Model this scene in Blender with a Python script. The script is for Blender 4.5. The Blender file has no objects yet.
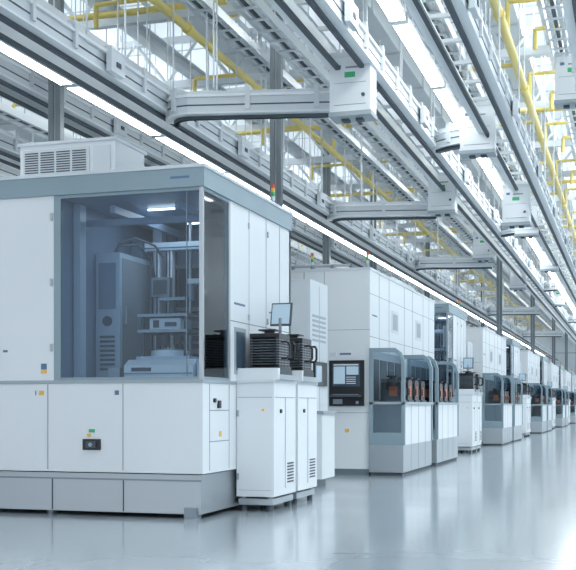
import bpy, math, random
from mathutils import Vector
random.seed(4)
S=bpy.context.scene
S.view_settings.view_transform='Standard'
try: S.view_settings.look='None'
except Exception: pass
S.view_settings.exposure=0.28

# ---------------------------------------------------------------- materials
def mat(name,col,rough=.5,metal=0,emit=0,ecol=None,noise=0.0,coat=0,scale=6,stretch=None):
    m=bpy.data.materials.new(name); m.use_nodes=True
    nt=m.node_tree; b=nt.nodes['Principled BSDF']
    b.inputs['Base Color'].default_value=(*col,1)
    b.inputs['Roughness'].default_value=rough
    b.inputs['Metallic'].default_value=metal
    if coat: b.inputs['Coat Weight'].default_value=coat
    if emit:
        b.inputs['Emission Color'].default_value=(*(ecol or col),1)
        b.inputs['Emission Strength'].default_value=emit
    if noise:
        tc=nt.nodes.new('ShaderNodeTexCoord'); n=nt.nodes.new('ShaderNodeTexNoise')
        n.inputs['Scale'].default_value=scale
        if stretch:
            mp=nt.nodes.new('ShaderNodeMapping'); mp.inputs['Scale'].default_value=stretch
            nt.links.new(tc.outputs['Object'],mp.inputs['Vector']); nt.links.new(mp.outputs['Vector'],n.inputs['Vector'])
        else: nt.links.new(tc.outputs['Object'],n.inputs['Vector'])
        r=nt.nodes.new('ShaderNodeMapRange')
        r.inputs['To Min'].default_value=max(0.02,rough-noise); r.inputs['To Max'].default_value=rough+noise
        nt.links.new(n.outputs['Fac'],r.inputs['Value']); nt.links.new(r.outputs['Result'],b.inputs['Roughness'])
    return m
M={}
M['white']=mat('painted_white_panel',(.79,.825,.85),.34,0,noise=.004)
M['white2']=mat('painted_offwhite',(.68,.725,.76),.4,0,noise=.004)
M['grey']=mat('grey_paint',(.36,.415,.45),.4,noise=.01)
M['head']=mat('blue_grey_header',(.27,.36,.41),.35,noise=.01)
M['steel']=mat('brushed_steel',(.46,.50,.53),.36,.7,noise=.006)
M['dsteel']=mat('dark_steel',(.25,.29,.33),.35,.6,noise=.02)
M['black']=mat('black_plastic',(.02,.022,.026),.35,noise=.02)
M['dark']=mat('dark_gap',(.07,.09,.11),.6,noise=.02)
M['seam']=mat('panel_seam',(.26,.31,.35),.6,noise=.02)
M['blue']=mat('blue_interior_panel',(.18,.26,.36),.35,noise=.02)
M['lblue']=mat('light_blue_panel',(.46,.55,.64),.35,noise=.02)
M['dblue']=mat('deep_blue_panel',(.05,.085,.13),.4,noise=.02)
M['yellow']=mat('yellow_pipe_paint',(.80,.65,.20),.4,noise=.02)
M['orange']=mat('orange_plastic',(.75,.16,.04),.35,noise=.02)
M['red']=mat('red_lens',(.7,.1,.06),.3,noise=.02)
M['green']=mat('green_lens',(.05,.40,.18),.3,0,.08,noise=.02)
M['amber']=mat('amber_lens',(.85,.50,.08),.3,noise=.02)
M['lamp']=mat('lamp_diffuser',(1,1,1),.4,0,9,(.94,.98,1),noise=.02)
M['ilamp']=mat('interior_lamp',(1,1,1),.4,0,3.5,(.88,.95,1),noise=.02)
M['screen']=mat('screen_glow',(.2,.3,.4),.2,0,.35,(.55,.7,.8),noise=.02)
M['rail']=mat('aluminium_rail',(.66,.70,.73),.32,.2,noise=.02)
M['truss']=mat('truss_white',(.64,.68,.71),.45,noise=.02)
M['label']=mat('label_ink',(.12,.2,.32),.6,noise=.02)
M['column']=mat('column_grey_paint',(.20,.23,.25),.4,noise=.02)

def glass(name,tint,ior=1.5):
    m=bpy.data.materials.new(name); m.use_nodes=True; nt=m.node_tree; nt.nodes.clear()
    o=nt.nodes.new('ShaderNodeOutputMaterial'); t=nt.nodes.new('ShaderNodeBsdfTransparent')
    t.inputs['Color'].default_value=(*tint,1)
    g=nt.nodes.new('ShaderNodeBsdfGlossy'); g.inputs['Roughness'].default_value=.02
    g.inputs['Color'].default_value=(.9,.95,1,1)
    f=nt.nodes.new('ShaderNodeFresnel'); f.inputs['IOR'].default_value=ior
    x=nt.nodes.new('ShaderNodeMixShader')
    nt.links.new(f.outputs[0],x.inputs[0]); nt.links.new(t.outputs[0],x.inputs[1]); nt.links.new(g.outputs[0],x.inputs[2])
    nt.links.new(x.outputs[0],o.inputs['Surface'])
    return m
M['glass']=glass('blue_tinted_glass',(.83,.90,.95),1.38)
M['glass2']=glass('smoked_glass',(.72,.78,.82))
MK=list(M.keys())

# ---------------------------------------------------------------- mesh builder
class B:
    def __init__(s): s.v=[];s.f=[];s.m=[];s.s=[]
    def _add(s,vs,fs,mt,sm=False):
        o=len(s.v); s.v+=vs
        for f in fs: s.f.append([i+o for i in f]); s.m.append(mt); s.s.append(sm)
    def box(s,x0,x1,y0,y1,z0,z1,mt):
        if x0>x1:x0,x1=x1,x0
        if y0>y1:y0,y1=y1,y0
        if z0>z1:z0,z1=z1,z0
        vs=[(x,y,z) for z in(z0,z1) for x,y in((x0,y0),(x1,y0),(x1,y1),(x0,y1))]
        s._add(vs,[(3,2,1,0),(4,5,6,7),(0,1,5,4),(1,2,6,5),(2,3,7,6),(3,0,4,7)],mt)
        return s
    def cyl(s,a,b,r,mt,n=10,r2=None):
        a=Vector(a);b=Vector(b);r2=r if r2 is None else r2
        d=(b-a).normalized(); u=d.orthogonal().normalized(); w=d.cross(u)
        vs=[]
        for p,rr in((a,r),(b,r2)):
            for i in range(n):
                t=2*math.pi*(i+.5)/n; vs.append(tuple(p+(u*math.cos(t)+w*math.sin(t))*rr))
        s._add(vs,[(i,(i+1)%n,n+(i+1)%n,n+i) for i in range(n)],mt,n>6)
        s._add([vs[i] for i in range(n)],[tuple(reversed(range(n)))],mt)
        s._add([vs[n+i] for i in range(n)],[tuple(range(n))],mt)
        return s
    def tube(s,pts,r,mt,n=7):
        for a,b in zip(pts[:-1],pts[1:]): s.cyl(a,b,r,mt,n)
    def prism(s,pts,axis,a0,a1,mt):
        def mk(p,a):
            if axis=='x': return (a,p[0],p[1])
            if axis=='y': return (p[0],a,p[1])
            return (p[0],p[1],a)
        n=len(pts); vs=[mk(p,a0) for p in pts]+[mk(p,a1) for p in pts]
        fs=[(i,(i+1)%n,n+(i+1)%n,n+i) for i in range(n)]
        if axis=='y': fs=[tuple(reversed(f)) for f in fs]; caps=[tuple(range(n)),tuple(reversed(range(n,2*n)))]
        else: caps=[tuple(reversed(range(n))),tuple(range(n,2*n))]
        s._add(vs,fs+caps,mt); return s
    def sweep(s,path,o0,o1,z0,z1,mt):
        vs=[];n=len(path)
        for i,p in enumerate(path):
            a=path[max(0,i-1)];b=path[min(n-1,i+1)]
            tx,ty=b[0]-a[0],b[1]-a[1];l=math.hypot(tx,ty);tx/=l;ty/=l
            nx,ny=ty,-tx
            for o,z in((o0,z0),(o1,z0),(o1,z1),(o0,z1)): vs.append((p[0]+nx*o,p[1]+ny*o,z))
        fs=[]
        for i in range(n-1):
            for k in range(4):
                k2=(k+1)%4; fs.append((i*4+k,i*4+k2,i*4+4+k2,i*4+4+k))
        fs+= [(3,2,1,0),((n-1)*4,(n-1)*4+1,(n-1)*4+2,(n-1)*4+3)]
        fs=[tuple(reversed(f)) for f in fs]
        s._add(vs,fs,mt); return s
    def mesh(s,name):
        me=bpy.data.meshes.new(name); me.from_pydata(s.v,[],s.f)
        used=[k for k in MK if k in set(s.m)]
        for k in used: me.materials.append(M[k])
        ix={k:i for i,k in enumerate(used)}
        me.polygons.foreach_set('material_index',[ix[k] for k in s.m])
        me.polygons.foreach_set('use_smooth',s.s)
        me.update(); return me
    def obj(s,name,loc=(0,0,0),bev=0,rot=0):
        return place(s.mesh(name),name,loc,bev,rot)
def place(me,name,loc,bev=0,rot=0):
    o=bpy.data.objects.new(name,me); S.collection.objects.link(o); o.location=loc; o.rotation_euler[2]=rot
    if bev:
        md=o.modifiers.new('bevel','BEVEL'); md.width=bev; md.segments=2; md.limit_method='ANGLE'; md.angle_limit=math.radians(50)
    return o

# ---------------------------------------------------------------- room
YE=86; HC=7.7
def shell(name,x0,x1,y0,y1,z0,z1,m):
    b=B(); b.box(x0,x1,y0,y1,z0,z1,'white'); o=b.obj(name); o.data.materials.clear(); o.data.materials.append(m); return o
fm=bpy.data.materials.new('epoxy_floor'); fm.use_nodes=True; nt=fm.node_tree; bs=nt.nodes['Principled BSDF']
tc=nt.nodes.new('ShaderNodeTexCoord'); br=nt.nodes.new('ShaderNodeTexBrick')
br.offset=0; br.inputs['Scale'].default_value=1; br.inputs['Brick Width'].default_value=1.8; br.inputs['Row Height'].default_value=1.8
br.inputs['Mortar Size'].default_value=.008; br.inputs['Mortar Smooth'].default_value=.4
br.inputs['Color1'].default_value=(.34,.395,.43,1); br.inputs['Color2'].default_value=(.355,.41,.445,1); br.inputs['Mortar'].default_value=(.23,.28,.31,1)
nz=nt.nodes.new('ShaderNodeTexNoise'); nz.inputs['Scale'].default_value=.7; nz.inputs['Detail'].default_value=5
mr=nt.nodes.new('ShaderNodeMapRange'); mr.inputs['To Min'].default_value=.12; mr.inputs['To Max'].default_value=.25
nt.links.new(tc.outputs['Object'],br.inputs['Vector']); nt.links.new(tc.outputs['Object'],nz.inputs['Vector'])
nt.links.new(nz.outputs['Fac'],mr.inputs['Value']); nt.links.new(mr.outputs['Result'],bs.inputs['Roughness'])
nt.links.new(br.outputs['Color'],bs.inputs['Base Color'])
bs.inputs['Specular IOR Level'].default_value=.8
bs.inputs['Coat Weight'].default_value=.4; bs.inputs['Coat Roughness'].default_value=.12
shell('floor',-15,6,-4,YE,-.2,0,fm)
cm=bpy.data.materials.new('glow_filter_ceiling'); cm.use_nodes=True; nt=cm.node_tree; bs=nt.nodes['Principled BSDF']
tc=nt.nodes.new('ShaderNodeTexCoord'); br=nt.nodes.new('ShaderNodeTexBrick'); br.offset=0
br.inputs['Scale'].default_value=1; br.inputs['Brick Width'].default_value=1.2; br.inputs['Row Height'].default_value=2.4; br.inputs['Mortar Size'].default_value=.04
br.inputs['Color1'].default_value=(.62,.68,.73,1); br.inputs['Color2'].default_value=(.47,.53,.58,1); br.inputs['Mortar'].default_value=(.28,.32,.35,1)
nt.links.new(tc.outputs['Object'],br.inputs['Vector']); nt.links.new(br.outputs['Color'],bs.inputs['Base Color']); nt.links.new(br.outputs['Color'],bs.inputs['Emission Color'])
bs.inputs['Emission Strength'].default_value=.62  # whole ceiling given a glow of its own to help light the hall
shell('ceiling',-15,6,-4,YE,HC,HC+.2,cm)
wm=mat('wall_paint',(.76,.80,.83),.6,noise=.02)
shell('wall_left',-15.2,-15,-4,YE,0,HC,wm)
shell('wall_right',6,6.2,-4,YE,0,HC,wm)
b=B(); b.box(-15,6,YE,YE+.2,0,HC,'white2')
for i in range(14): b.box(-14.6+i*1.5,-14.57+i*1.5,YE-.02,YE,0,HC,'seam')
for z in(2.6,5.0): b.box(-15,6,YE-.03,YE,z,z+.05,'seam')
b.obj('wall_far')
b=B()
for x0 in(-4.6,-2.6):
    b.box(x0-.05,x0+1.65,YE-.1,YE-.035,0,2.5,'grey'); b.box(x0+.02,x0+.78,YE-.13,YE-.1,.05,2.42,'white'); b.box(x0+.82,x0+1.58,YE-.13,YE-.1,.05,2.42,'white')
    b.box(x0+.2,x0+.6,YE-.14,YE-.13,1.3,2.1,'dblue'); b.box(x0+1.0,x0+1.4,YE-.14,YE-.13,1.3,2.1,'dblue')
b.obj('door_1')

# ---------------------------------------------------------------- machine A (glass enclosed)
def seam_front(b,x,z0,z1,y=0): b.box(x-.004,x+.004,y-.003,y+.01,z0,z1,'seam')
def machineA():
    b=B(); W=3.0;D=2.6
    b.box(-W+.03,-.03,.03,D-.03,.04,.39,'steel')
    b.box(-W+.03,-.025,.022,.04,.33,.345,'dsteel')
    for x in(-2.2,-.78,-1.5): b.box(x-.004,x+.004,.022,.04,.05,.33,'dark')
    for x in(-2.8,-1.6,-.15):
        for y in(.2,2.4): b.cyl((x,y,0),(x,y,.05),.05,'dsteel')
    b.box(-.18,-.06,-.0,.12,0,.1,'dsteel')
    b.box(-W,0,0,D,.40,1.21,'white')
    for x in(-2.35,-1.53,-.77): seam_front(b,x,.42,1.2)
    for y in(.16,.66,1.4): b.box(-.01,.003,y-.004,y+.004,.42,1.2,'seam')
    for z in(.68,.96): b.box(-.01,.003,.16,.66,z-.004,z+.004,'seam')
    b.box(-W-.005,.008,-.008,D,1.205,1.235,'grey')
    b.box(-1.17,-.99,-.012,0,.60,.70,'black'); b.box(-1.13,-1.03,-.03,-.012,.62,.68,'dark'); b.cyl((-1.08,-.04,.65),(-1.08,-.01,.65),.018,'grey')
    b.box(-1.11,-1.05,-.006,0,.76,.79,'green'); b.box(-1.13,-1.09,-.005,0,.72,.75,'amber')
    b.box(-1.62,-1.57,-.005,0,1.10,1.14,'amber'); b.box(-1.66,-1.65,-.005,0,1.10,1.14,'label')
    b.box(-.85,-.81,-.005,0,1.1,1.14,'label')
    b.box(.0,.005,.3,.36,1.02,1.07,'white2'); b.cyl((0,.27,1.05),(.02,.27,1.05),.02,'black')
    b.box(.0,.02,.35,.41,.98,1.05,'black')
    b.box(.0,.004,.40,.46,.72,.77,'amber')
    b.box(-W,-1.47,0,D,1.235,2.93,'white'); seam_front(b,-2.25,1.25,2.92)
    b.box(-1.60,-1.54,-.005,0,1.30,1.33,'amber'); b.box(-1.60,-1.54,-.005,0,1.335,1.39,'label')
    b.box(-2.0,-1.95,-.004,0,1.5,1.52,'label')
    for z in (1.5,2.1,2.7): b.box(-1.50,-1.48,-.02,0,z,z+.07,'steel')
    # glass frame
    b.box(-1.47,-1.40,0,.05,1.235,2.93,'head'); b.box(-.035,0,0,.035,1.235,2.93,'steel')
    b.box(-.035,0,.66,.70,1.235,2.93,'steel')
    b.box(-1.40,-.035,.0,.03,1.235,1.26,'head'); b.box(-.03,0,.035,.66,1.235,1.26,'head')
    b.box(-1.40,-.035,.0,.03,2.90,2.93,'head'); b.box(-.03,0,.035,.66,2.90,2.93,'head')
    b.box(-1.40,-.035,.012,.02,1.26,2.90,'glass'); b.box(-.02,-.012,.035,.66,1.26,2.90,'glass')
    b.box(-.16,-.155,.006,.024,1.26,2.90,'seam')
    # interior shell
    b.box(-1.47,-.06,.03,2.2,1.236,1.25,'lblue')
    b.box(-1.40,-.06,2.0,2.1,1.25,2.93,'blue')
    b.box(-1.475,-1.44,.05,2.1,1.25,2.93,'blue')
    b.box(-.06,0,.70,D,1.235,2.93,'white'); b.box(-.09,-.06,.70,2.0,1.25,2.93,'lblue')
    b.box(-W,0,D-.05,D,1.235,2.93,'white')
    b.box(-1.40,-.09,.05,2.0,2.905,2.93,'blue')
    for x in(-1.1,-.62,-.3): b.box(x-.006,x+.006,1.985,2.0,1.25,2.9,'dblue')
    b.box(-.58,-.34,1.97,2.0,1.5,2.35,'lblue'); b.box(-1.06,-.68,1.98,2.0,2.0,2.5,'dblue')
    b.box(-1.06,-.66,1.97,2.0,1.3,1.9,'dsteel')
    for i in range(6): b.box(-1.02,-.70,1.955,1.97,1.36+i*.085,1.41+i*.085,'dblue')
    for x in(-.56,-.42): b.box(x,x+.05,1.95,1.97,2.4,2.8,'dsteel')
    for z in(1.55,2.0,2.45): b.box(-1.1,-.1,1.75,1.79,z,z+.04,'dsteel')
    for x in(-1.1,-.5,-.14): b.box(x,x+.04,1.75,1.79,1.25,2.9,'dsteel')
    for k in range(4): b.tube([(-.46+k*.07,1.72,2.9),(-.46+k*.07,1.70,2.5),(-.44+k*.06,1.66,2.2),(-.40+k*.05,1.70,2.0)],.012,'dark')
    # interior left cabinets
    b.box(-1.43,-1.17,.75,1.5,1.25,2.5,'lblue'); b.box(-1.39,-1.21,.735,.75,1.95,2.4,'blue')
    for i in range(8): b.box(-1.38,-1.22,.74,.75,1.35+i*.045,1.372+i*.045,'dblue')
    b.cyl((-1.3,.735,1.83),(-1.3,.75,1.83),.05,'dblue',14)
    b.box(-1.17,-1.165,.80,1.44,1.3,2.45,'seam'); b.box(-1.165,-1.14,.85,.9,1.8,2.0,'steel')
    b.box(-1.43,-1.30,1.55,1.95,1.25,2.75,'blue'); b.box(-1.43,-1.36,.3,.42,1.25,2.9,'lblue'); b.box(-1.2,-1.1,1.6,1.7,1.25,2.9,'lblue')
    b.tube([(-1.36,1.0,2.5),(-1.3,1.0,2.62),(-1.15,1.05,2.68),(-1.0,1.2,2.62),(-.95,1.3,2.5)],.012,'dark')
    b.tube([(-1.30,.9,2.5),(-1.24,.9,2.58),(-1.1,1.0,2.60),(-1.05,1.2,2.5),(-1.04,1.3,2.3)],.010,'dark')
    b.tube([(-.3,1.25,2.1),(-.34,1.2,2.25),(-.42,1.1,2.28),(-.5,1.0,2.15),(-.52,.92,2.05)],.012,'dark')
    # vertical guides, gantry
    for x in(-1.02,-.88): b.box(x-.025,x+.025,1.3,1.37,1.25,2.6,'white2'); b.box(x-.008,x+.008,1.29,1.3,1.25,2.6,'dblue')
    b.box(-1.05,-.85,1.22,1.3,2.1,2.3,'dsteel'); b.box(-1.02,-.88,1.20,1.22,2.13,2.27,'dark')
    for x in(-.74,-.60): b.cyl((x,1.5,1.25),(x,1.5,2.9),.02,'steel',8)
    b.box(-1.15,-.12,1.28,1.40,2.58,2.66,'lblue'); b.box(-1.15,-.12,1.275,1.28,2.60,2.61,'dblue')
    b.box(-1.40,-.12,.5,.56,2.72,2.78,'blue'); b.box(-1.0,-.95,.2,1.9,2.78,2.85,'blue'); b.box(-.35,-.30,.2,1.9,2.78,2.85,'blue')
    b.box(-.30,-.12,1.3,1.7,1.25,2.1,'lblue'); b.box(-.28,-.14,1.28,1.3,1.5,2.0,'dblue'); b.box(-.26,-.16,1.27,1.28,1.75,1.95,'grey')
    # articulated handling arm
    b.cyl((-.22,.95,2.72),(-.22,.95,2.25),.045,'white2',12); b.cyl((-.22,.95,2.25),(-.22,.95,2.17),.06,'dsteel',12)
    b.prism([(-.50,.84),(-.17,.9),(-.17,1.0),(-.50,.94)],'z',2.18,2.23,'white2'); b.cyl((-.48,.89,2.23),(-.48,.89,2.02),.035,'dsteel',10)
    for (x0,y0) in((-.85,.7),(-.5,1.1),(-.8,1.55)): b.box(x0,x0+.28,y0,y0+.025,2.88,2.895,'ilamp')
    # inspection stage
    b.prism([(.45,1.25),(1.25,1.25),(1.25,1.44),(.55,1.44),(.45,1.38)],'x',-.98,-.28,'white')
    b.box(-.90,-.36,.55,1.2,1.44,1.47,'lblue'); b.box(-.98,-.28,.44,.452,1.30,1.31,'seam'); b.box(-.9,-.7,.44,.452,1.325,1.36,'dark')
    b.cyl((-.66,.8,1.47),(-.66,.8,1.53),.18,'white',24); b.cyl((-.66,.8,1.53),(-.66,.8,1.545),.16,'dsteel',24)
    for x in(-.88,-.44):
        for y in(.66,1.05): b.cyl((x,y,1.47),(x,y,1.86),.018,'dark',8)
    b.box(-.92,-.40,.62,1.09,1.70,1.73,'dsteel'); b.box(-.92,-.40,.62,1.09,1.85,1.88,'dsteel')
    b.cyl((-.72,.8,1.58),(-.72,.8,1.70),.05,'dark',12); b.cyl((-.58,.8,1.6),(-.58,.8,1.70),.04,'dark',12)
    b.box(-.82,-.50,.68,.95,1.73,1.84,'white2'); b.box(-.78,-.72,.67,.68,1.75,1.82,'dark'); b.box(-.66,-.54,.67,.68,1.76,1.80,'dblue')
    b.cyl((-.66,.86,1.88),(-.66,.86,2.02),.03,'dark',8); b.box(-.78,-.5,.8,.9,2.02,2.05,'dsteel')
    b.box(-.26,-.13,.5,1.0,1.25,1.40,'lblue'); b.box(-1.12,-1.0,.4,.6,1.25,1.36,'dsteel')
    # header + roof
    b.box(-W-.02,.02,-.02,D+.0,2.93,3.12,'head'); b.box(-W-.03,.03,-.03,D+.01,3.10,3.13,'white2')
    b.box(-.30,-.12,-.023,-.02,3.01,3.03,'label')
    for y in(1.22,1.75,2.2): b.box(-.01,.003,y-.004,y+.004,1.25,2.92,'seam')
    b.box(-.01,.003,.70,D,1.80,1.808,'seam')
    b.box(0,.004,.80,1.10,1.965,1.985,'label'); b.box(0,.004,1.85,2.15,1.965,1.98,'label')
    b.box(-.01,.006,.80,1.12,1.30,1.75,'grey'); b.box(0,.009,.84,1.08,1.34,1.71,'dblue')
    for z in(1.9,2.8):
        for y in(1.19,1.78): b.box(0,.012,y,y+.03,z-.06,z,'steel')
    b.box(-.95,-.15,.5,1.6,3.13,3.21,'white2'); b.box(-.8,-.3,1.7,2.3,3.13,3.24,'grey')
    return b.mesh('glass_enclosed_process_machine')
mA=machineA()

def ahu():
    b=B(); b.box(-.5,.5,0,.65,0.03,.36,'white'); b.box(-.52,.52,-.02,.67,.35,.38,'white2')
    b.box(-.46,.24,-.012,0,.07,.31,'white2')
    for c in range(4):
        x0=-.44+c*.168
        for r in range(9): b.box(x0,x0+.145,-.018,-.012,.085+r*.023,.096+r*.023,'dark')
    b.box(.28,.46,-.01,0,.07,.31,'white2')
    for x in(-.4,.4): b.box(x-.05,x+.05,.05,.6,0,.03,'dsteel')
    return b.mesh('roof_air_handling_unit')
mAH=ahu()

def cart():
    b=B()
    b.box(0.005,.38,0,.70,.14,1.22,'white'); b.box(.004,.39,-.01,.71,1.22,1.25,'white2')
    b.box(.02,.36,.02,.68,.06,.12,'steel')
    for x in(.06,.32):
        for y in(.07,.63): b.cyl((x,y,0),(x,y,.07),.03,'dark',8); b.box(x-.02,x+.02,y-.02,y+.02,.07,.15,'steel')
    b.box(.03,.35,-.003,0,.20,.203,'seam')
    b.box(.02,.36,-.004,0,1.08,1.085,'seam'); b.box(.38,.384,.03,.67,1.08,1.086,'seam'); b.box(.38,.384,.347,.353,.2,1.08,'seam')
    for i in range(7): b.box(.38,.385,.42,.62,.25+i*.03,.265+i*.03,'dark')
    b.box(.26,.285,-.005,0,.95,.975,'amber'); b.cyl((.38,.2,.95),(.395,.2,.95),.02,'black')
    for z in(.3,.9): b.box(.01,.03,-.012,0,z,z+.06,'grey')
    b.box(.01,.42,.04,.66,1.25,1.30,'grey'); b.box(.05,.38,.12,.58,1.30,1.35,'dark'); b.box(.0,.42,.02,.06,1.25,1.36,'white')
    return b.mesh('load_port_cart')
mC=cart()
def pod():
    b=B()
    b.box(-.16,.16,-.19,.19,0,.03,'black'); b.box(-.15,.15,-.17,.17,.31,.35,'black')
    b.box(-.15,-.12,-.17,.17,.03,.31,'black'); b.box(.12,.15,-.17,.17,.03,.31,'black'); b.box(-.12,.12,.12,.17,.03,.31,'black')
    for i in range(10):
        z=.05+i*.026; b.box(-.155,.155,-.175,.12,z,z+.008,'dsteel')
    for x in(-.153,.143):
        for y in(-.1,0,.1): b.box(x,x+.01,y-.01,y+.01,.03,.31,'dark')
    b.cyl((0,0,.35),(0,0,.38),.05,'black',14); b.box(-.09,.09,-.09,.09,.38,.395,'black')
    b.tube([(.15,-.10,.27),(.21,-.10,.27),(.23,-.08,.24),(.23,-.08,.14),(.21,-.10,.11),(.15,-.10,.11)],.012,'black')
    b.tube([(.15,.10,.27),(.21,.10,.27),(.23,.08,.24),(.23,.08,.14),(.21,.10,.11),(.15,.10,.11)],.012,'black')
    return b.mesh('wafer_carrier_pod')
mP=pod()
def podo():
    b=B()
    b.prism([(-.17,.03),(.17,.03),(.17,.28),(.12,.33),(-.12,.33),(-.17,.28)],'x',-.15,.15,'black')
    b.box(-.17,.17,-.19,.19,0,.03,'dark'); b.box(.15,.156,-.10,.06,.08,.24,'orange'); b.box(-.02,.10,-.176,-.17,.08,.22,'orange')
    b.cyl((0,0,.33),(0,0,.36),.05,'black',14); b.box(-.08,.08,-.08,.08,.36,.38,'black')
    b.box(.156,.17,-.15,-.12,.1,.2,'black'); b.box(.156,.17,.12,.15,.1,.2,'black')
    for i in range(5): b.box(.156,.160,-.12,.12,.08+i*.035,.09+i*.035,'black')
    return b.mesh('wafer_carrier_pod')
mPO=podo()

def monitor():
    b=B()
    b.box(0,.02,-.04,.04,-.30,-.18,'grey'); b.cyl((.02,0,-.24),(.16,0,-.24),.016,'dsteel',8); b.cyl((.16,0,-.24),(.16,0,-.05),.016,'dsteel',8)
    b.prism([(-.0,-.13),(.03,-.13),(.09,.11),(.06,.11)],'x',.05,.27,'dark')
    b.prism([(-.005,-.11),(-.001,-.11),(.050,.095),(.046,.095)],'x',.065,.255,'screen')
    return b.mesh('operator_monitor')
mMo=monitor()
def tower():
    b=B(); b.cyl((0,0,0),(0,0,.10),.018,'steel',8)
    for i,c in enumerate(('white2','green','amber','red')): b.cyl((0,0,.10+i*.045),(0,0,.143+i*.045),.022,c,12)
    return b.mesh('signal_tower_light')
mT=tower()

def machineB():
    b=B(); W=3.0;D=5.4;H=3.0
    b.box(-W+.02,-.02,.02,D-.02,.0,.09,'dsteel')
    b.box(-W,0,0,D,.09,H-.02,'white'); b.box(-W-.01,.01,-.01,D+.01,H-.04,H,'white2')
    for x in(-2.0,-.99,-.68): seam_front(b,x,.1,H-.04)
    b.box(-.99,-.98,-.006,.01,.1,H-.04,'grey')
    b.box(-.98,-.68,-.003,.01,2.35,2.356,'seam'); b.box(-.68,0,-.003,.01,2.1,2.106,'seam'); b.box(-.68,0,-.003,.01,.90,.906,'seam')
    b.box(-.92,-.74,-.004,0,.5,1.0,'white2'); b.box(-.90,-.76,-.008,0,1.9,1.95,'label')
    b.box(-.60,-.08,-.035,0,1.00,1.66,'black'); b.box(-.55,-.14,-.04,-.035,1.28,1.62,'dblue')
    b.box(-.53,-.36,-.043,-.04,1.32,1.57,'screen'); b.box(-.34,-.16,-.043,-.04,1.45,1.57,'screen'); b.box(-.53,-.16,-.043,-.04,1.585,1.605,'white')
    for i in range(4): b.box(-.34,-.2,-.043,-.04,1.32+i*.03,1.332+i*.03,'white')
    b.box(-.56,-.12,-.16,-.035,1.13,1.16,'dark'); b.box(-.52,-.16,-.15,-.05,1.16,1.17,'dsteel'); b.box(-.54,-.40,-.04,-.035,1.03,1.10,'grey'); b.box(-.2,-.16,-.04,-.035,1.03,1.07,'grey')
    b.box(-.45,-.28,-.005,0,1.74,1.77,'label'); b.box(-.37,-.31,-.005,0,.62,.67,'amber')
    b.box(-.6,-.5,-.01,0,1.72,1.78,'white2')
    for y in(.6,1.3,2.5,3.2,4.2,4.8): b.box(-.01,.003,y-.005,y+.005,1.0,H-.04,'seam')
    b.box(-.01,.003,0,D,2.0,2.007,'seam'); b.box(-.01,.003,0,D,2.62,2.626,'seam')
    for y in(1.5,3.5): b.box(0,.006,y,y+.5,2.15,2.5,'white2'); b.box(.006,.009,y+.08,y+.42,2.2,2.45,'grey')
    b.box(0,.005,.15,.45,2.31,2.33,'label')
    for y in(.55,1.25,3.15): b.box(0,.012,y,y+.03,1.5,1.6,'steel')
    for y0 in(-.06,2.75):
        L=2.3
        b.box(.0,.50,y0,y0+L,.05,.44,'steel'); b.box(.02,.48,y0+.02,y0+L-.02,0,.05,'dark')
        b.box(.0,.50,y0+.03,y0+L-.03,.44,1.02,'white')
        for k in range(1,4): b.box(.49,.503,y0+k*L/4-.004,y0+k*L/4+.004,.06,1.02,'seam')
        b.box(.0,.53,y0,y0+L,1.02,1.06,'grey')
        for yy in(y0,y0+L-.05):
            t=.05; z0=.44
            b.box(0,.06,yy,yy+t,z0,1.83,'head'); b.box(.47,.52,yy,yy+t,z0,1.62,'head'); b.box(.06,.47,yy,yy+t,z0,.62,'head')
            b.prism([(.06,1.77),(.36,1.77),(.43,1.73),(.47,1.62),(.52,1.62),(.47,1.76),(.38,1.83),(.06,1.83)],'y',yy,yy+t,'head')
            b.prism([(.06,.62),(.47,.62),(.47,1.62),(.43,1.73),(.36,1.77),(.06,1.77)],'y',yy+.02,yy+.03,'glass2')
        b.box(.0,.02,y0+.05,y0+L-.05,1.06,1.8,'grey')
        for k in range(4): b.box(.02,.03,y0+.12+k*.53,y0+.54+k*.53,1.08,1.68,'dark')
    b.box(-1.6,-.6,.4,1.6,H,H+.12,'white2'); b.box(-2.6,-1.9,.6,2.4,H,H+.22,'grey')
    b.box(-.9,-.2,2.4,4.4,H,H+.15,'white2')
    for x in(-.3,-.6,-.9,-1.2): b.cyl((x,.15,H),(x,.15,H+.07),.03,'dsteel',8)
    b.cyl((-1.2,.15,H+.06),(-.3,.15,H+.06),.02,'steel',8)
    return b.mesh('wafer_processing_machine')
mB=machineB()

XF=-3.6
AY=[9.0,22.5,35,47.5,59.5,71]
BY=[15.46,28,40.6,52.8,64.8,76]
for i,y in enumerate(AY):
    place(mA,'glass_enclosed_process_machine',(XF,y,0),.006 if i<2 else 0)
    place(mAH,'roof_air_handling_unit',(XF-1.5,y+.3,3.13),.006 if i<1 else 0)
    place(mT,'signal_tower_light',(XF-.12,y+2.35,3.13))
    for j in range(2):
        cy=y+.85+j*.78
        place(mC,'load_port_cart',(XF,cy,0),.012 if i<2 else 0)
        place(mP,'wafer_carrier_pod',(XF+.22,cy+.36,1.35),.004 if i<1 else 0)
    place(mMo,'operator_monitor',(XF+.003,y+1.72,1.95),.004 if i<1 else 0)
for i,y in enumerate(BY):
    place(mB,'wafer_processing_machine',(XF,y,0),.008 if i<2 else 0)
    place(mT,'signal_tower_light',(XF-.12,y+.35,3.0)); place(mT,'signal_tower_light',(XF-.95,y+.3,3.0))
    for yy in(.27,.80,1.33,1.86,3.08,3.61,4.14,4.67):
        place(mPO,'wafer_carrier_pod',(XF+.28,y+yy,1.06),.006 if i<1 else 0)

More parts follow.
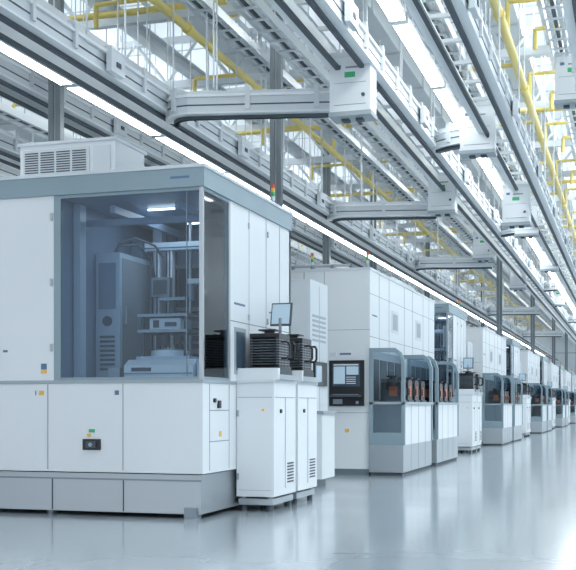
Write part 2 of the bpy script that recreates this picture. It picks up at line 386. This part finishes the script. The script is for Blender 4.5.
def cab():
    b=B(); b.box(-.8,0,0,.8,.08,2.55,'white2'); b.box(-.78,-.02,.02,.78,0,.08,'dsteel')
    b.box(-.40,-.395,-.003,.0,.1,2.5,'seam'); b.box(0,.003,.397,.403,.1,2.5,'seam')
    b.box(-.36,-.05,-.03,0,1.35,1.75,'grey'); b.box(-.33,-.08,-.035,-.03,1.4,1.7,'dblue')
    b.box(0,.03,.12,.68,1.25,1.55,'black'); b.box(.03,.034,.16,.40,1.3,1.5,'screen')
    for i in range(6): b.box(0,.005,.1,.7,1.8+i*.06,1.83+i*.06,'grey')
    b.box(-.3,-.1,-.02,0,.9,.95,'steel'); b.box(0,.12,.1,.7,.10,.9,'white'); b.box(0,.14,.08,.72,.9,.94,'grey')
    return b.mesh('utility_cabinet')
mCab=cab()
for y in(12.9,26.4,38.9,51.2): place(mCab,'utility_cabinet',(XF-.15,y,0),.008)

# ---------------------------------------------------------------- columns
b=B()
for s_ in(-.05,.05): b.box(s_-.035,s_+.035,-.05,.05,0,HC,'column')
b.box(-.015,.015,-.03,.03,0,HC,'grey'); b.box(-.12,.12,-.10,.10,0,.02,'column')
mCol=b.mesh('steel_column')
for y in(12.4,25.3,30.3,38.8,46,54,62,70,78): place(mCol,'steel_column',(-6.95,y,0))
for y in(34.3,46.2,58.8,70.4): place(mCol,'steel_column',(-3.9,y,0))
place(mCol,'steel_column',(-4.93,15.2,0))

# ---------------------------------------------------------------- overhead transport rails
def rail(path,name,z=4.5,w=.26,hang=True):
    b=B()
    for s_ in(-1,1):
        a=s_*w
        b.sweep(path,min(a,a-s_*.03),max(a,a-s_*.03),z,z+.24,'rail')
        b.sweep(path,min(a,a-s_*.11),max(a,a-s_*.11),z-.02,z,'white')
        b.sweep(path,min(a+s_*.03,a),max(a+s_*.03,a),z+.17,z+.20,'white')
        b.sweep(path,min(a+s_*.005,a),max(a+s_*.005,a),z+.07,z+.085,'dark')
        b.sweep(path,min(a-s_*.10,a-s_*.15),max(a-s_*.10,a-s_*.15),z-.06,z-.022,'dark')
    dist=0;nxt=.3;k=0
    for i in range(len(path)-1):
        (x0,y0),(x1,y1)=path[i],path[i+1]; L=math.hypot(x1-x0,y1-y0); tx,ty=(x1-x0)/L,(y1-y0)/L
        while nxt<dist+L:
            q=nxt-dist; cx,cy=x0+tx*q,y0+ty*q; k+=1
            p0=(cx-tx*.03,cy-ty*.03);p1=(cx+tx*.03,cy+ty*.03)
            b.sweep([p0,p1],-w-.03,w+.03,z+.25,z+.29,'rail')
            b.sweep([p0,p1],-w-.035,-w-.001,z+.02,z+.25,'rail'); b.sweep([p0,p1],w+.001,w+.035,z+.02,z+.25,'rail')
            if k%5==0:
                b.sweep([(cx-tx*.16,cy-ty*.16),(cx+tx*.16,cy+ty*.16)],w+.03,w+.09,z-.02,z+.2,'white2')
                b.sweep([(cx-tx*.05,cy-ty*.05),(cx+tx*.05,cy+ty*.05)],w+.09,w+.1,z+.05,z+.1,'dark')
            nxt+=.8
        dist+=L
    if hang:
        dist=0;nxt=.7
        for i in range(len(path)-1):
            (x0,y0),(x1,y1)=path[i],path[i+1]; L=math.hypot(x1-x0,y1-y0); tx,ty=(x1-x0)/L,(y1-y0)/L
            while nxt<dist+L:
                q=nxt-dist; cx,cy=x0+tx*q,y0+ty*q
                for s_ in(-1,1):
                    hx,hy=cx+ty*s_*w*.9,cy-tx*s_*w*.9
                    b.cyl((hx,hy,z+.29),(hx,hy,HC),.012,'rail',5)
                nxt+=2.4
            dist+=L
    return b.obj(name)
for x,z in((-5.5,4.5),(-7.4,4.95),(-2.95,4.75),(-1.75,4.75),(-.4,5.0),(-8.6,4.6),(-10.4,4.9)):
    rail([(x,3.0),(x,40.0),(x,YE-.3)],'overhead_transport_rail',z)
def arc(cx,cy,r,a0,a1,n=10): return [(cx+r*math.cos(math.radians(a0+(a1-a0)*i/n)),cy+r*math.sin(math.radians(a0+(a1-a0)*i/n))) for i in range(n+1)]
for y in(12.0,19.3,27.5,42.2,56):
    p=arc(-5.5+.28+.25,y+.25,.25,180,270,6)
    p+=[(-3.35,y+.35)]
    rail(p,'overhead_branch_rail',4.42 if y<25 else 4.5,.13)
for y in(15.7,24,36,50):
    rail([(-2.68,y+.15),(-2.5,y),(-2.28,y-.1)],'overhead_branch_rail',4.72,.10,False)

def profile(x,z,name='cable_tray'):
    b=B(); y0,y1=2.0,YE-.4
    b.box(x-.15,x-.13,y0,y1,z,z+.12,'rail'); b.box(x+.13,x+.15,y0,y1,z,z+.12,'rail')
    y=y0
    while y<y1: b.box(x-.13,x+.13,y,y+.05,z,z+.02,'rail'); y+=.4
    for o in(-.08,-.02,.05): b.cyl((x+o,y0,z+.05),(x+o,y1,z+.05),.025,'dark' if o==-.02 else 'white2',6)
    y=y0+1
    while y<y1:
        for o in(-.14,.14): b.cyl((x+o,y,z+.1),(x+o,y,HC),.01,'rail',5)
        y+=2.4
    b.obj(name)
for x,z in((-4.25,5.6),(-7.7,5.5),(-2.35,5.75),(-9.5,5.6),(-.9,5.8),(-12,5.6),(-3.5,5.25),(-6.05,5.15),(-5.3,6.1)): profile(x,z)

def lamp(L,h,w=.05):
    b=B(); b.box(-w-.02,w+.02,0,L,.03,.09,'white'); b.box(-w,w,.02,L-.02,0,.03,'lamp'); b.box(-w-.02,w+.02,0,.02,.0,.09,'white2'); b.box(-w-.02,w+.02,L-.02,L,.0,.09,'white2')
    for y in(.3,2.1): b.cyl((0,y,.09),(0,y,h),.008,'rail',5)
    return b.mesh('linear_ceiling_lamp')
mL1=lamp(2.4,2.6,.07); mL2=lamp(2.4,1.2,.06)
y=4.0
while y<82:
    place(mL1,'linear_ceiling_lamp',(-2.36,y,5.05)); place(mL1,'linear_ceiling_lamp',(-6.25,y,4.72))
    y+=2.5
y=5.0
while y<82:
    for x in(-4.6,-.9,-8.2,-11,1.5,3.5): place(mL2,'linear_ceiling_lamp',(x,y,6.45))
    y+=4.0

def ypipe(x,z,r=.06):
    b=B(); b.cyl((x,2,z),(x,YE-.5,z),r,'yellow',8)
    y=4.0
    while y<YE-2:
        b.cyl((x,y-.06,z),(x,y+.06,z),r+.02,'yellow',8)
        b.cyl((x,y+1,z),(x,y+1,z+.5),.034,'yellow',6); b.cyl((x,y+1,z+.5),(x+.9,y+1,z+.5),.034,'yellow',6); b.cyl((x+.9,y+1,z+.5),(x+.9,y+1,z+.15),.034,'yellow',6)
        b.cyl((x,y+2.2,z),(x-.8,y+2.2,z),.034,'yellow',6); b.cyl((x-.8,y+2.2,z),(x-.8,y+2.2,z-.3),.034,'yellow',6)
        b.cyl((x,y,z),(x,y,HC),.014,'rail',5)
        y+=3.4
    b.obj('yellow_sprinkler_pipe')
for x,z in((-5.9,6.25),(-1.62,6.0),(-9.2,6.1),(-.55,6.5),(-12.5,5.9)): ypipe(x,z)
b=B()
y=7.0
while y<82: b.cyl((-14.5,y,6.42),(1.5,y,6.42),.045,'yellow',8); y+=6.8
b.obj('yellow_cross_pipes')

b=B()
y=5.0
while y<84:
    b.box(-15,6,y-.06,y+.06,7.35,7.45,'truss'); b.box(-15,6,y-.06,y+.06,6.55,6.68,'truss')
    x=-15
    while x<6:
        b.cyl((x,y,6.65),(x+.6,y,7.4),.035,'truss',4); b.cyl((x+.6,y,7.4),(x+1.2,y,6.65),.035,'truss',4); x+=1.2
    y+=3.2
b.obj('ceiling_truss_frame')
b=B()
for x in(-13,-11.6,-10,-8.9,-7.3,-5.2,-3.9,-2.8,-1.2,-.1,1.2,3):
    b.box(x-.09,x+.09,-3,YE,6.70,6.72,'truss'); b.box(x-.01,x+.01,-3,YE,6.72,6.88,'truss'); b.box(x-.09,x+.09,-3,YE,6.88,6.90,'truss')
b.obj('ceiling_purlin_beams')
def duct(x,z,w,h):
    b=B(); b.box(x-w/2,x+w/2,2,YE-.5,z,z+h,'white2'); y=3.0
    while y<YE-1: b.box(x-w/2-.03,x+w/2+.03,y,y+.04,z-.03,z+h+.03,'rail'); y+=1.8
    b.obj('ventilation_duct')
duct(-4.5,6.95,.5,.35); duct(-7.9,6.0,.6,.4); duct(-10.8,6.1,.8,.45); duct(-1.9,6.95,.45,.3); duct(-3.4,6.1,.4,.3); duct(-6.4,6.95,.6,.35)

def ctrl():
    b=B(); b.box(-.23,.23,-.15,.15,0,.66,'white'); b.box(-.24,.24,-.16,.16,.62,.68,'white2'); b.box(-.24,.24,-.16,.16,-.02,.03,'grey')
    b.box(-.06,.06,-.156,-.15,.40,.46,'green'); b.box(-.16,-.10,-.156,-.15,.50,.54,'label'); b.box(-.05,.12,-.155,-.15,.50,.52,'seam')
    b.box(-.18,.18,-.156,-.15,.10,.106,'seam'); b.box(-.18,.18,-.156,-.15,.34,.344,'seam'); b.cyl((.15,-.17,.2),(.15,-.15,.2),.02,'dark')
    b.box(.23,.235,-.1,.1,.15,.5,'white2'); b.box(-.12,-.04,-.05,.05,-.05,-.02,'dark'); b.box(.04,.12,-.05,.05,-.05,-.02,'dark')
    for x in(-.15,.15): b.cyl((x,0,.68),(x,0,2.0),.015,'rail',6)
    return b.mesh('rail_controller_box')
mK=ctrl()
for x,y,z in((-2.95,11.85,4.2),(-2.03,15.3,4.48),(-3.13,19.0,4.34),(-1.9,19.3,4.12),(-3.5,27.3,4.6),(-2.6,41.6,4.7),(-.78,15.6,5.15),(-2.1,30,4.6),(-2.1,23.4,4.55),(-3.3,34,4.55)):
    place(mK,'rail_controller_box',(x,y,z),.012)

# ---------------------------------------------------------------- lights
w=bpy.data.worlds.new('hall_ambient'); S.world=w; w.use_nodes=True
bg=w.node_tree.nodes['Background']; bg.inputs[0].default_value=(.84,.92,1,1); bg.inputs[1].default_value=1.05
for y in range(8,84,12):  # added fill lights just below the ceiling, to brighten the hall
    for x,e in((-.6,280),(2.4,450),(-9.6,260)):
        l=bpy.data.lights.new('added_ceiling_fill','AREA'); l.shape='RECTANGLE'; l.size=1.0; l.size_y=9; l.energy=e; l.color=(.91,.965,1)
        o=bpy.data.objects.new('added_ceiling_fill',l); S.collection.objects.link(o); o.location=(x,y,HC-.04)
for y in AY[:2]:
    l=bpy.data.lights.new('chamber_panel_light','AREA'); l.shape='RECTANGLE'; l.size=.9; l.size_y=.5; l.energy=4.5; l.color=(.86,.94,1)
    o=bpy.data.objects.new('chamber_panel_light',l); S.collection.objects.link(o); o.location=(XF-.7,y+1.0,2.895)

cam=bpy.data.cameras.new('camera'); co=bpy.data.objects.new('camera',cam); S.collection.objects.link(co)
co.location=(0,0,1.0); co.rotation_euler=(math.radians(90),0,math.radians(17.37))
cam.lens=68.75; cam.sensor_width=36; cam.sensor_fit='HORIZONTAL'; cam.shift_y=.21; cam.clip_end=300
S.camera=co
